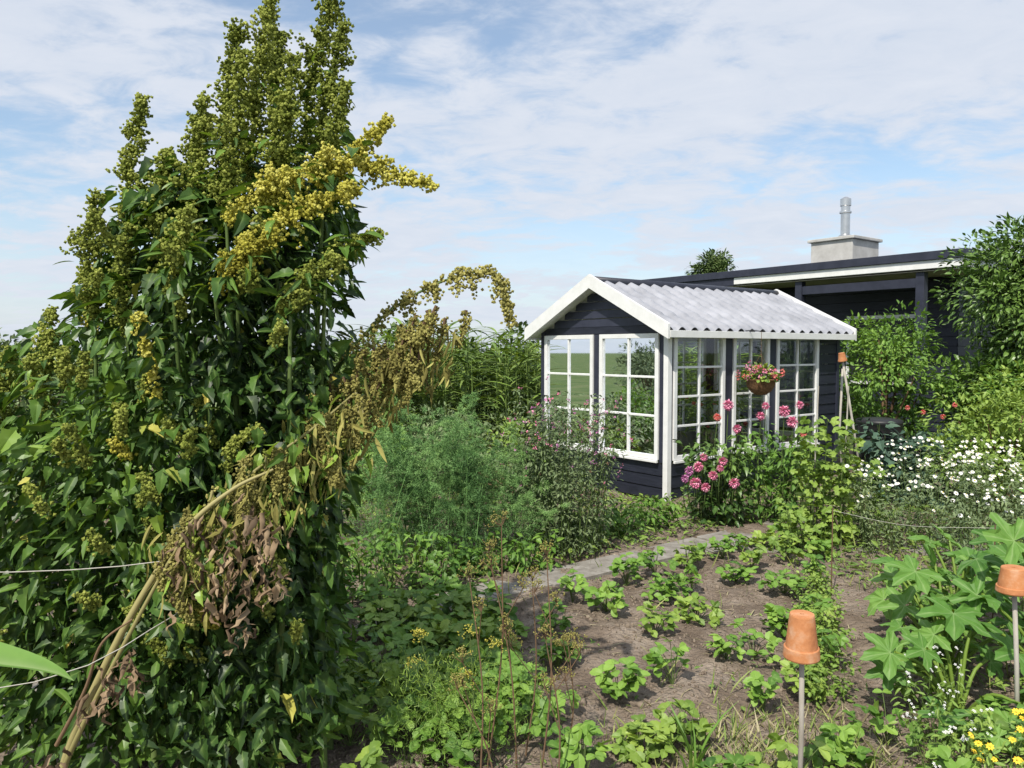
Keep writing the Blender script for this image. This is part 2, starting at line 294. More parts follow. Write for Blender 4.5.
# ------------------------------------------------------------------ quinoa clump
def build_quinoa():
    mb=MB()
    G='sgreen';Y='syellow';B='sbrown'
    heads=[
     ([(-1.47,2.95,1.88),(-1.46,2.95,2.25),(-1.38,2.93,2.60)],0.088,G,0.55),
     ([(-1.54,2.85,1.75),(-1.55,2.83,1.98),(-1.51,2.82,2.22)],0.085,G,0.5),
     ([(-1.33,3.1,2.0),(-1.27,3.1,2.3),(-1.22,3.1,2.58)],0.095,G,0.4),
     ([(-1.12,3.0,2.15),(-1.10,3.0,2.55),(-1.04,2.98,2.90)],0.09,G,0.45),
     ([(-.99,2.9,2.15),(-.95,2.9,2.6),(-.88,2.9,3.0)],0.09,G,0.65),
     ([(-.84,3.05,2.25),(-.78,3.05,2.7),(-.66,3.03,3.08)],0.10,G,0.45),
     ([(-.74,2.95,2.35),(-.70,2.95,2.6),(-.63,2.95,2.88)],0.085,G,0.4),
     ([(-1.18,2.85,2.0),(-1.17,2.85,2.3),(-1.12,2.85,2.58)],0.09,G,0.55),
     ([(-1.0,3.25,2.3),(-.98,3.25,2.7),(-.97,3.25,2.98)],0.12,G,0.3),
     ([(-.86,2.8,2.1),(-.83,2.8,2.4),(-.78,2.8,2.70)],0.09,G,0.5),
     ([(-1.03,2.8,2.1),(-1.0,2.8,2.4),(-.96,2.8,2.72)],0.09,G,0.5),
     ([(-1.28,2.85,1.90),(-1.30,2.85,2.15),(-1.26,2.85,2.38)],0.08,G,0.5),
     ([(-1.40,2.8,1.7),(-1.42,2.8,1.9),(-1.38,2.8,2.1)],0.06,G,0.4),
     ([(-.68,2.85,2.15),(-.66,2.85,2.4),(-.60,2.85,2.62)],0.07,G,0.45),
     ([(-1.0,2.72,2.10),(-.80,2.7,2.23),(-.55,2.68,2.29),(-.26,2.68,2.21)],0.09,Y,0.55),
     ([(-.95,2.68,2.0),(-.75,2.66,2.12),(-.52,2.65,2.20)],0.09,Y,0.5),
     ([(-.66,2.72,2.22),(-.54,2.72,2.34),(-.42,2.72,2.46)],0.065,Y,0.42),
     ([(-.65,2.7,1.95),(-.55,2.7,2.03),(-.46,2.7,2.05)],0.05,G,0.6),
     ([(-1.0,2.6,1.85),(-.9,2.58,1.97),(-.78,2.58,2.03)],0.085,Y,0.25),
     ([(-.75,2.62,1.82),(-.68,2.6,1.91),(-.58,2.6,1.95)],0.07,G,0.6),
     ([(-1.15,2.62,1.9),(-1.12,2.6,2.02),(-1.08,2.6,2.12)],0.06,G,0.6),
     ([(-.63,2.85,1.62),(-.44,2.83,1.80),(-.22,2.8,1.91),(-.06,2.8,1.92),(0.0,2.8,1.74)],0.065,B,0.7),
     ([(-1.78,2.9,1.40),(-1.76,2.9,1.60),(-1.73,2.9,1.80)],0.08,G,0.55),
     ([(-1.95,2.95,1.35),(-1.95,2.95,1.5),(-1.92,2.95,1.66)],0.08,G,0.45),
     ([(-2.14,3.0,1.3),(-2.15,3.0,1.45),(-2.1,3.0,1.62)],0.09,G,0.4),
     ([(-2.4,3.0,1.3),(-2.4,3.0,1.5),(-2.35,3.0,1.65)],0.09,G,0.5),
     ([(-1.68,3.1,1.6),(-1.68,3.1,1.8),(-1.65,3.1,1.98)],0.08,Y,0.2),
    ]
    for ax,w,m,b in heads: panicle(mb,ax,w,m,b,droop=(0.9 if m==B else 0.1),dens=(0.6 if m==B else 1.0))
    for k in range(40):
        x=U(-.74,-.14); ztop=1.48+(x+.74)*.64; l=U(.10,.32); p=arr(x,U(2.7,2.85),ztop+U(-.08,.05))
        panicle(mb,[p,p+arr(U(-.05,.02),0,-l*.5),p+arr(U(-.10,.03),0,-l)],.022,B,U(.2,.75),dens=.45,droop=.5,stemmat='stemb',gr=.006)
    n=260; x=U(-.78,-.2,n); P=np.stack([x,U(2.7,2.85,n),1.45+(x+.74)*.6-U(0,.22,n)],1)
    scatter(mb,T_N,P,rng.normal(size=(n,3))*.35+arr(-.3,0,-1),rng.normal(size=(n,3)),U(.04,.09,n),B,U(.1,1,n))
    for _ in range(64):
        x=U(-2.1,-.7); z=U(0.5,2.0); 
        if z>1.25+ (x+2.1)*1.0: continue
        y=U(2.5,2.72); d=arr(U(-.06,.06),U(-.08,.0),U(.05,.14)); p=arr(x,y,z)
        panicle(mb,[p,p+d*0.5,p+d],U(.018,.036),G if U()<.85 else Y,U(.3,.65),dens=.8)
    lf=[];ld=[];ls=[]
    ends=[h[0][0] for h in heads if h[2]!=B]+[(-1.3,2.8,1.7),(-1.0,2.75,1.6),(-.8,2.8,1.5),(-1.6,2.8,1.4),(-1.9,2.8,1.2),(-1.2,2.7,1.3),(-.75,2.85,1.75),(-1.75,3.0,1.4),(-.8,3.1,2.0),(-1.1,2.9,1.9),(-1.35,2.85,1.8),(-.9,3.2,1.9)]
    for e in ends:
        e=np.array(e); bx=-1.25+(e[0]+1.25)*0.85; b=arr(bx+U(-.08,.08),U(2.75,3.3),0)
        mid=(b+e)/2+arr(U(-.06,.06),U(-.05,.05),0); A=curve([b,mid,e],40)
        tube(mb,A[::3],np.linspace(0.015,0.006,14),'stem',6,shade=U(0.2,0.9))
        nl=int(e[2]*95)
        t=U(0.08,1.0,nl); i=(t*39).astype(int); p=A[i]; ang=U(0,6.283,nl); ang=np.where(U(0,1,nl)<0.3,-1.57+U(-.8,.8,nl),ang)
        rad=np.stack([np.cos(ang),np.sin(ang),np.zeros(nl)],1)
        reach=U(0.03,0.24,nl)*(1.12-0.6*t); up=U(-.3,.7,nl)
        lf.append(p+rad*reach[:,None]+np.stack([0*t,0*t,up*reach],1)); ld.append(rad+np.stack([0*t,0*t,U(-1.3,.35,nl)],1)+rng.normal(size=(nl,3))*.35)
        ls.append(U(0.035,0.11,nl)*(1.1-.3*t))
    n=6500; z=U(.2,2.35,n); y=np.where(z>1.6,U(2.82,3.15,n),U(2.6,3.1,n))
    zl=[.2,1.2,1.5,1.67,1.88,2.1,2.35]; xl=np.interp(z,zl,[-2.3,-2.2,-2.05,-1.92,-1.68,-1.55,-1.38])*y/3.0; xr=np.interp(z,zl,[-.70,-.66,-.66,-.64,-.62,-.62,-.68])
    x=xl+(xr-xl)*U(0,1,n); P=np.stack([x,y,z],1); k=(clump(P,1.4)>.36)|(z<1.4); P=P[k]; n=len(P)
    lf.append(P); cx=np.interp(P[:,2],zl,[-1.4,-1.4,-1.3,-1.2,-1.15,-1.05,-1.0]); 
    ld.append(np.stack([np.sign(P[:,0]-cx)*U(.1,1,n),U(-1.1,.3,n),U(-1.3,.3,n)],1)); ls.append(U(.035,.105,n))
    P=np.vstack(lf);D=np.vstack(ld);S=np.concatenate(ls)
    edge=-0.62+0.10*np.clip(P[:,2]-1.2,0,1)+.035*np.sin(P[:,2]*17); ok=(P[:,0]<edge)&~((P[:,2]>2.3)&(U(0,1,len(P))<.45)); P,D,S=P[ok],D[ok],S[ok]
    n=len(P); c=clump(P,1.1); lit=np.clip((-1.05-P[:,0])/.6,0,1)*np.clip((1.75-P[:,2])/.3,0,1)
    sh=np.clip(0.04+0.48*c+U(-.22,.36,n)+0.28*lit-.10*(P[:,2]<.7)*(P[:,0]>-1.2),0,1)  # leaf colour painted lighter on the sunlit left, darker in the shaded low right
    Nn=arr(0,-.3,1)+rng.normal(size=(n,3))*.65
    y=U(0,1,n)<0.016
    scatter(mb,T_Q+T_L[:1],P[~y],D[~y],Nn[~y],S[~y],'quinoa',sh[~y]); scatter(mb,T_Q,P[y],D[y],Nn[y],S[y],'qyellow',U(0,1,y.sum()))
    for ax,w,m,b in heads:
        if m==B: continue
        A=curve(ax,20); nl=26; i=rng.integers(0,11,nl); a=U(0,6.28,nl); rad=np.stack([np.cos(a),np.sin(a),U(-.6,.4,nl)],1)
        scatter(mb,T_N+T_Q[3:],A[i]+rad*(w*0.6),rad,arr(0,0,1)+rng.normal(size=(nl,3))*.4,U(.05,.12,nl),'quinoa',U(.1,.8,nl))
    S1=curve([(-1.56,2.55,0.0),(-1.48,2.5,.30),(-1.27,2.45,.72),(-1.05,2.42,1.06),(-.90,2.44,1.20),(-.78,2.5,1.26)],40)
    tube(mb,S1,np.linspace(.017,.004,40),'stemy',8,shade=.5)
    S2=curve([(-1.52,2.5,0.2),(-1.34,2.42,.52),(-1.14,2.40,.88),(-1.0,2.40,1.12)],20); tube(mb,S2,np.linspace(.010,.004,20),'stemy',6,shade=.2)
    S4=curve([(-1.50,2.48,0.35),(-1.38,2.44,.55),(-1.3,2.40,.72),(-1.2,2.40,.80)],20); tube(mb,S4,np.linspace(.007,.003,20),'stemb',6,shade=.8)
    S3=curve([(-1.05,2.42,1.06),(-.86,2.5,1.24),(-.68,2.6,1.38),(-.55,2.7,1.5)],20); tube(mb,S3,np.linspace(.006,.004,20),'stemy',6,shade=.0)
    for (x,z,r,nn) in ((-.98,1.08,.07,18),(-.86,1.02,.08,26),(-.92,.92,.08,24),(-.78,1.10,.07,18),(-.88,.80,.05,16),(-1.05,.95,.06,14),(-1.30,.58,.06,22),(-1.22,.66,.05,12),(-1.44,.32,.05,10),(-.74,.95,.05,14)):
        p=arr(x,2.40,z)+rng.normal(size=(nn,3))*r*arr(.6,.35,.8); d=rng.normal(size=(nn,3))*.35+arr(0,0,-1)
        scatter(mb,T_DRY,p,d,rng.normal(size=(nn,3)),U(.035,.08,nn),'qdry',U(0,1,nn),True)
    n=360; t=U(0,1,n); p=S3[(t*19).astype(int)]+rng.normal(size=(n,3))*arr(.05,.03,.03)-arr(0,0,1)*(U(0,.24,n)*(1-.3*t))[:,None]
    scatter(mb,T_N,p,rng.normal(size=(n,3))*.3+arr(-.1,-.1,-1),rng.normal(size=(n,3)),U(.05,.11,n),B,U(.3,1,n))
    n=160; t=U(0,1,n); p=S3[(t*19).astype(int)]+rng.normal(size=(n,3))*arr(.06,.03,.05)-arr(0,0,1)*U(-.05,.2,n)[:,None]
    scatter(mb,T_Q[2:],p,rng.normal(size=(n,3))*.5+arr(0,-.1,-1),rng.normal(size=(n,3)),U(.04,.08,n),'quinoa',U(.4,1,n))
    for k in range(26):
        i=random.randint(0,19); p=S3[i]+arr(U(-.04,.04),0,U(-.03,.05)); l=U(.1,.28); panicle(mb,[p,p+arr(U(-.04,.04),U(-.03,0),-l*.5),p+arr(U(-.07,.07),-.02,-l)],.020,random.choice([B,B,G]),U(.3,.7),dens=.6,stemmat='stemy',gr=.006)
    mb.build('quinoa_plant')
build_quinoa()

# ------------------------------------------------------------------ generic stem plant / bush
def stems(mb,c,spread,h,ns,lpers,tms,ls,lmat,smat='stem',r=0.005,flare=0.5,z0=0.1,droop=.2,reach=.06,bright=.5,top=1.0):
    tips=[]
    for _ in range(ns):
        a=random.random()*6.283; rr=math.sqrt(random.random())*spread
        b=arr(c[0]+math.cos(a)*rr*.6,c[1]+math.sin(a)*rr*.6,c[2]); hh=h*U(.65,1.05); a2=a+U(-.8,.8)
        e=b+arr(math.cos(a2)*flare*U(.1,1)*h*.5,math.sin(a2)*flare*U(.1,1)*h*.5,hh)
        m=(b+e)/2+arr(U(-.04,.04),U(-.04,.04),hh*.08); A=curve([b,m,e],14)
        tube(mb,A[::2],np.linspace(r,r*.4,7),smat,4,U(.1,.9)); tips.append(A[-1])
        t=U(z0,top,lpers); i=np.clip((t*13).astype(int),0,13); an=U(0,6.283,lpers); rad=np.stack([np.cos(an),np.sin(an),np.zeros(lpers)],1)
        P=A[i]+rad*(U(.1,1,lpers)*reach)[:,None]; D=rad+np.stack([0*t,0*t,U(-.7,.7,lpers)-droop],1)
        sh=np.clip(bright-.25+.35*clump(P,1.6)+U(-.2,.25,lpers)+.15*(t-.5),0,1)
        scatter(mb,tms,P,D,arr(0,-.1,1)+rng.normal(size=(lpers,3))*.4,U(.6,1.15,lpers)*ls,lmat,sh)
    return tips
def bush(mb,c,R,n,tms,ls,lmat,bright=.5,nl=26,lump=.38,trunk=True,base=None,smat='stemb'):
    c=np.array(c,float);R=np.array(R,float)
    LC=rvec(nl)*R*U(.45,.85,(nl,1)); 
    LC=np.vstack([LC,[0,0,0]])
    lr=lump*R.min()*U(.7,1.3,len(LC))
    w=rng.integers(0,len(LC),n); d=rvec(n); rr=U(0.35,1,n)**.5*np.where(U(0,1,n)<.08,1.35,1)
    P=c+LC[w]+d*(lr[w]*rr)[:,None]*arr(1,1,.85)
    ok=P[:,2]>0.03; P=P[ok]; d=d[ok]; w=w[ok]; n=len(P)
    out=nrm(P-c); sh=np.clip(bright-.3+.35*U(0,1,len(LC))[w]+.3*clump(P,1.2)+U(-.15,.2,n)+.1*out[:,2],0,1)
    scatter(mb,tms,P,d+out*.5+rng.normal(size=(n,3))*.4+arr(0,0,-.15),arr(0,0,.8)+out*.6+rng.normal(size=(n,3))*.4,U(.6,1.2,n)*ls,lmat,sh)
    if trunk:
        b=np.array(base if base is not None else (c[0],c[1],0),float)
        for k in range(min(14,len(LC)-1)):
            e=c+LC[k]*.9; m=b*.45+e*.55; m[2]=b[2]+(e[2]-b[2])*.45; m[:2]=b[:2]+(e[:2]-b[:2])*.3
            A=curve([b+arr(U(-.05,.05),U(-.05,.05),0),m,e],10); tube(mb,A,np.linspace(.035,.008,10)*max(.4,R.max()/1.3),smat,5,U(0,1))
def pompom(mb,c,r,mat,br=.5):
    n=80; i=np.arange(n)+.5; ph=np.arccos(1-2*i/n); th=math.pi*(1+5**.5)*i
    d=np.stack([np.cos(th)*np.sin(ph),np.sin(th)*np.sin(ph),np.cos(ph)],1)
    scatter(mb,T_O,np.array(c)+d*r*.35,d+rng.normal(size=(n,3))*.12,arr(0,0,1)+rng.normal(size=(n,3))*.15,r*.7*U(.85,1.1,n),mat,np.clip(br+U(-.35,.35,n),0,1))
def daisy(mb,c,r,mat='white',np_=10,cen='yellow',nn=None):
    nn=nrm(arr(U(-.5,.5),-.6+U(-.5,.3),.9)) if nn is None else nn
    s=nrm(np.cross(nn,arr(1,.2,0))); b=np.cross(nn,s); a=np.arange(np_)*2*math.pi/np_
    d=np.cos(a)[:,None]*s+np.sin(a)[:,None]*b
    scatter(mb,T_O[:1],np.array(c)+d*r*.2,d,nn,r*.85,mat,U(.2,1,np_)); grains(mb,np.array([c])+nn*.002,r*.32,cen,.5)

# ------------------------------------------------------------------ garden shed / greenhouse
ROT=math.atan2(.6,.8)
shed=empty('garden_greenhouse',(1.66,8.2,0),ROT)
Lg,W=3.3,2.1; EZ=1.90; RZ=2.42; SL=(RZ-EZ)/(W/2)
wl=MB(); fr=MB(); gl=MB()
def window(A,e,n,a0,a1,z0,z1,cols,rows,fw=.05,mw=.024):
    for (p,q,r,s) in ((a0,a0+fw,z0,z1),(a1-fw,a1,z0,z1)): obox(fr,A,e,n,p,q,-.02,.032,r,s,'wpaint')
    obox(fr,A,e,n,a0+fw,a1-fw,-.02,.030,z1-fw,z1,'wpaint'); obox(fr,A,e,n,a0+fw,a1-fw,-.02,.030,z0,z0+fw,'wpaint')
    obox(fr,A,e,n,a0-.01,a1+.01,.033,.06,z0-.028,z0-.001,'wpaint')
    for k in range(1,cols): x=a0+fw+(a1-a0-2*fw)*k/cols; obox(fr,A,e,n,x-mw/2,x+mw/2,-.01,.022,z0+fw,z1-fw,'wpaint')
    for k in range(1,rows): z=z0+fw+(z1-z0-2*fw)*k/rows; obox(fr,A,e,n,a0+fw,a1-fw,-.008,.019,z-mw/2,z+mw/2,'wpaint')
    P0=arr(*A)+arr(*e)*(a0+fw)+arr(*n)*.004; P1=arr(*A)+arr(*e)*(a1-fw)+arr(*n)*.004
    gl.add([(*P0,z0+fw),(*P1,z0+fw),(*P1,z1-fw),(*P0,z1-fw)],[(0,1,2),(0,2,3)],'glass')
def wall(A,e,n,length,wins,z0=.46,z1=1.83):
    planks(wl,A,e,n,0.0,length,0.03,z0-.03)
    obox(wl,A,e,n,.06,length-.06,-.040,-.032,0.03,z0-.03,'wall_in')  # pale inner lining, added to brighten the dim interior
    obox(wl,A,e,n,0,length,-.03,.010,z1+.005,EZ+.02,'navy')
    x=0.0
    for (a,b,c,r) in wins:
        if a-x>.01: 
            if a-x>.3: planks(wl,A,e,n,x,a-.002,z0-.03,z1)
            else: obox(wl,A,e,n,x,a-.002,-.03,.012,z0-.03,z1,'navy2')
        window(A,e,n,a,b,z0,z1,c,r); x=b+.002
    if length-x>.01:
        if length-x>.3: planks(wl,A,e,n,x,length,z0-.03,z1)
        else: obox(wl,A,e,n,x,length,-.03,.012,z0-.03,z1,'navy2')
wall((0,0),(1,0),(0,-1),Lg,[(.07,.93,2,4),(1.08,1.77,2,4),(1.92,2.82,2,4)])
wall((0,0),(0,1),(-1,0),W,[(.11,1.03,2,3),(1.14,2.04,2,3)])
wall((0,W),(1,0),(0,1),Lg,[(.12,1.12,2,4),(1.18,2.18,2,4),(2.24,3.2,2,4)])
wall((Lg,0),(0,1),(1,0),W,[(.12,1.02,2,3),(1.10,2.0,2,3)])
tri=lambda z:(max(0,(z-EZ)/SL),min(W,W-(z-EZ)/SL))
for uu,nn in ((0,-1),(Lg,1)): planks(wl,(uu,0),(0,1),(nn,0),0,W,EZ+.02,RZ,trif=tri,h=.10,mat='navy2')
for (u,v) in ((0,0),(0,W),(Lg,0),(Lg,W)):
    su=-1 if u==0 else 1; sv=-1 if v==0 else 1
    box(fr,min(u+su*.020,u-su*.045),max(u+su*.020,u-su*.045),min(v+sv*.020,v-sv*.045),max(v+sv*.020,v-sv*.045),0.02,EZ-.02,'wpaint' if (u==0 and v==0) else 'navy2')
wl.build('plank_walls',shed,bevel=.003); fr.build('white_window_frames',shed,bevel=.003); gl.build('window_panes',shed)
rf=MB()
def slope(sign):
    v0=W/2; ov=.14; u0,u1=-.13,Lg+.16; nu=int((u1-u0)/.014); span=W/2+ov; nv=28
    us=np.linspace(u0,u1,nu); ss=np.linspace(0,span,nv)
    Ug,Sg=np.meshgrid(us,ss,indexing='ij')
    ph=(Ug/.20)%1; wave=.036*np.where(ph<.62,np.sin(ph/.62*math.pi),-.35*np.sin((ph-.62)/.38*math.pi))
    course=.022*(((Sg/span)*4)%0.999)
    Z=RZ+.025-Sg*SL+wave+course; Vv=v0+sign*Sg
    V=np.stack([Ug,Vv,Z],-1).reshape(-1,3); i,j=np.meshgrid(np.arange(nu-1),np.arange(nv-1),indexing='ij'); a=(i*nv+j).ravel()
    F=np.concatenate([np.stack([a,a+nv,a+nv+1],1),np.stack([a,a+nv+1,a+1],1)]); 
    if sign>0: F=F[:,::-1]
    rf.add(V,F,'wroof',smooth=False)
    P=[];
    for u in (u0+.02,u1-.02):
        for s in (0,span-.01):
            for dz in (-.03,.0): P.append((u,v0+sign*s,RZ-s*SL+dz))
    T=[(0,1,3),(0,3,2),(4,7,5),(4,6,7),(0,4,5),(0,5,1),(2,3,7),(2,7,6),(1,5,7),(1,7,3),(0,2,6),(0,6,4)]
    rf.add(P,T,'wpaint')
slope(-1); slope(1)
tube(rf,[(-.14,W/2,RZ+.03),(Lg/2,W/2,RZ+.03),(Lg+.17,W/2,RZ+.03)],.055,'ridge',12,cap=True)
rf.build('tiled_roof',shed)
bg=MB()
for u in (-.165,Lg+.165):
    for s in (-1,1):
        P=[]; t=.016
        for ss in (0,W/2+.16):
            for du in (-t,t):
                for dz in (-.075,.085): P.append((u+du,W/2+s*ss,RZ+.02-ss*SL+dz))
        T=[(0,1,3),(0,3,2),(4,7,5),(4,6,7),(0,4,5),(0,5,1),(2,3,7),(2,7,6),(1,5,7),(1,7,3),(0,2,6),(0,6,4)]
        bg.add(P,T,'wpaint')
zE=RZ-(W/2+.14)*SL
for v in (-.165,W+.145): box(bg,-.145,Lg+.145,v,v+.02,zE-.05,zE+.025,'wpaint')
bg.build('barge_boards',shed,bevel=.003)
ins=MB()
for (u,v) in ((.5,1.2),(1.3,1.3),(2.1,1.2),(2.8,1.3)):
    stems(ins,(u,v,0),.22,1.35,4,44,T_Q,.11,'light',reach=.2,flare=.25,bright=.6)
    for _ in range(6): grains(ins,arr(u+U(-.2,.2),v+U(-.2,.2),U(.5,1.1))[None],.035,'red',.4)
ins.build('tomato_plants',shed)

hb=MB(); hc=arr(2.80,8.66,1.14)
prof=[(0.0,0.0),(.06,.008),(.11,.04),(.15,.10),(.165,.17),(.172,.175),(.165,.185),(.14,.17),(0,.16)]
lathe(hb,prof,hc,'wicker')
hook=arr(2.80,8.66,1.86)
for k in range(3):
    a=k*2.094+.4; tube(hb,[hc+arr(.165*math.cos(a),.165*math.sin(a),.18),hook-arr(0,0,.25),hook],.003,'stemb',4)
n=260; d=rvec(n); d[:,2]=np.abs(d[:,2])*.9-.1; P=hc+arr(0,0,.19)+d*U(.08,.20,(n,1)); scatter(hb,T_S,P,d+arr(0,0,-.3),arr(0,0,1)+rng.normal(size=(n,3))*.4,.05,'light',U(0,1,n))
for _ in range(44):
    d=rvec(1)[0]; d[2]=abs(d[2])*.9; c=hc+arr(0,0,.2)+d*U(.12,.27)*arr(1.05,1.05,.9); k=16; pd=rvec(k)
    scatter(hb,T_O,c+pd*.012,pd,rvec(k),U(.016,.028,k),random.choice(['red','pink','pink']),U(0,1,k))
hb.build('hanging_flower_basket')
br=MB(); br_b=arr(2.63,8.86,1.865)
tube(br,[hook,(hook+br_b)/2+arr(0,0,.01),br_b],.006,'plastic',6); br.build('basket_bracket')

# ------------------------------------------------------------------ dark flat-roofed house
hs=empty('dark_wooden_house',(7.2,12.3,0),ROT)
w=MB(); BW,BL=6.5,9.2
planks(w,(1.2,.6),(0,1),(-1,0),0,3.9,0.02,2.95,h=.17); planks(w,(.3,4.5),(0,1),(-1,0),0,BL-4.8,0.02,2.95,h=.17)
planks(w,(.3,4.5),(1,0),(0,-1),0,.88,0.02,2.95,h=.17); planks(w,(1.2,.6),(1,0),(0,-1),0,BW-1.5,0.02,2.95,h=.17)
planks(w,(.3,BL-.3),(1,0),(0,1),0,BW-.6,0.02,2.95,h=.17); planks(w,(BW-.3,.6),(0,1),(1,0),0,BL-.9,0.02,2.95,h=.17)
w.build('plank_walls',hs)
r=MB(); box(r,-.02,BW,-.02,BL,3.13,3.27,'navy2'); box(r,.02,BW-.04,4.45,BL-.04,2.97,3.128,'navy2'); box(r,.02,BW-.04,.02,4.447,2.99,3.128,'wpaint')
box(r,.06,BW-.06,.06,BL-.08,2.955,2.968,'wall_in'); r.build('flat_roof',hs,bevel=.006)
c=MB()
for v in (.75,3.02): box(c,.10,.24,v-.07,v+.07,0,2.953,'navy2')
box(c,.12,.22,.82,2.95,2.70,2.86,'navy2')
c.build('porch_posts',hs,bevel=.005)
f=MB(); 
box(f,1.10,1.165,1.2,2.6,1.0,2.3,'wpaint'); box(f,1.09,1.10,1.27,2.53,1.07,2.23,'plastic')
f.build('house_window',hs)
ch=MB(); box(ch,.55,1.5,2.2,3.05,3.26,3.72,'render'); box(ch,.50,1.55,2.15,3.10,3.722,3.78,'render')
ch.build('chimney_block',hs,bevel=.01)
fl=MB(); lathe(fl,[(0.12,3.78),(.12,3.86),(.085,3.88),(.085,4.28),(.11,4.29),(.11,4.32),(.085,4.33),(.085,4.42),(.10,4.43),(.10,4.56),(.03,4.60),(0,4.60)],(1.02,2.62,0),'steel',split=True); fl.build('steel_flue',hs)

# ------------------------------------------------------------------ ground, soil, path
def vnoise(X,Y,cell,seed):
    r_=np.random.default_rng(seed); G=r_.random((200,200)); x=X/cell+50; y=Y/cell+50; i=np.floor(x).astype(int)%199; j=np.floor(y).astype(int)%199
    fx=x-np.floor(x); fy=y-np.floor(y); fx=fx*fx*(3-2*fx); fy=fy*fy*(3-2*fy)
    return G[i,j]*(1-fx)*(1-fy)+G[i+1,j]*fx*(1-fy)+G[i,j+1]*(1-fx)*fy+G[i+1,j+1]*fx*fy
def soilz(X,Y): 
    return .012+.05*vnoise(X,Y,.7,1)*.8+.05*vnoise(X,Y,.22,2)+.032*vnoise(X,Y,.085,3)-.048
def pdist(X,Y):
    return (X+.8)*(-.6)+(Y-4.6)*.8
g=MB(); g.add([(-400,-400,-.05),(400,-400,-.05),(400,400,-.05),(-400,400,-.05)],[(0,1,2),(0,2,3)],'ground'); g.build('ground')
so=MB(); nx,ny=430,400; xs=np.linspace(-7,9.5,nx); ys=np.linspace(-2,13,ny); X,Y=np.meshgrid(xs,ys,indexing='ij')
Z=soilz(X,Y); edge=np.minimum.reduce([X+7,9.5-X,Y+2,13-Y]); Z=np.where(edge<.3,-.07+(Z+.07)*edge/.3,Z)
i,j=np.meshgrid(np.arange(nx-1),np.arange(ny-1),indexing='ij'); a=(i*ny+j).ravel()
so.add(np.stack([X,Y,Z],-1),np.concatenate([np.stack([a,a+ny,a+ny+1],1),np.stack([a,a+ny+1,a+1],1)]),'soil',smooth=True); so.build('soil')
cl=MB(); n=13000; P=np.stack([U(-1.5,4,n),2.2+5*U(0,1,n)**1.4,np.zeros(n)],1); P[:,2]=soilz(P[:,0],P[:,1])+.002
s=U(.004,.012,n)*np.where(U(0,1,n)<.08,2.3,1); scatter(cl,T_G,P,rvec(n),rvec(n),s,'clod',.5,True)
n=2000; P=np.stack([U(-1.5,3,n),U(2.6,6.5,n),np.zeros(n)],1); P[:,2]=soilz(P[:,0],P[:,1])+.008; d=rvec(n); d[:,2]*=.12
scatter(cl,T_BL,P,d,arr(0,0,1),U(.04,.13,n),'straw',U(0,1,n)); cl.build('soil_clods')
pa=MB()
for k in range(14):
    c0=arr(-2.2,3.55)+arr(.8,.6)*(.46*k)+rng.normal(size=2)*.012; ang=math.atan2(.6,.8)+U(-.03,.03); e=arr(math.cos(ang),math.sin(ang)); nn=arr(-e[1],e[0])
    obox(pa,c0,e,nn,-.222,.222,-.16,.16,-.05,.034+U(0,.010),'pave')
for k in range(6):
    obox(pa,(1.75+.42*k,6.25+U(-.01,.01)),(1,0),(0,1),-.195,.195,-.13,.13,-.05,.028+U(0,.008),'pave')
pa.build('paved_path',bevel=.006)

def strawberry(mb,c,R=.19,n=26,mat='berry',ls=.055,hh=.14):
    cz=soilz(np.array(c[0]),np.array(c[1])); b=arr(c[0],c[1],float(cz)); br_=U(-.1,.2)
    for _ in range(n):
        a=U(0,6.283); rr=R*U(.15,1); h=hh*U(.45,1.2)*(1.15-.45*rr/R); e=b+arr(math.cos(a)*rr,math.sin(a)*rr,h)
        tube(mb,[b,(b+e)/2+arr(0,0,h*.2),e],.0018,'stem',3,.7)
        o=arr(math.cos(a),math.sin(a),U(-.1,.9)); up=nrm(arr(math.cos(a)*.1,math.sin(a)*.1-.2,1)+rng.normal(size=3)*.35); sd=np.cross(o,up)
        D=np.array([o,o*.25+sd,o*.25-sd]); scatter(mb,T_S,np.tile(e,(3,1)),D,up,ls*U(.7,1.25),mat,np.clip(.5+br_+U(-.35,.35)+U(-.08,.08,3),0,1))
sb=MB()
for k in range(7):
    o=arr(-.8,4.6)+arr(.6,-.8)*(.36+.43*k)
    for q in range(17):
        t=-1.2+.32*q+U(-.07,.07); p=o+arr(.8,.6)*t+rng.normal(size=2)*.05
        if p[0]<-1.0 or p[0]>2.5 or p[1]<2.6 : continue
        if U()<(.14 if p[0]>.3 else .10): continue
        strawberry(sb,p,R=U(.07,.16),n=int(U(12,34)),ls=.050,hh=U(.10,.20),mat='berry' if U()<.7 else 'light')
for _ in range(44):
    p=arr(U(-.95,-.05),U(3.0,4.7)); 
    if pdist(*p)>-.15: continue
    strawberry(sb,p,R=U(.12,.18),n=20,hh=.18,mat='berry' if U()<.7 else 'light')
sb.build('strawberry_plants')

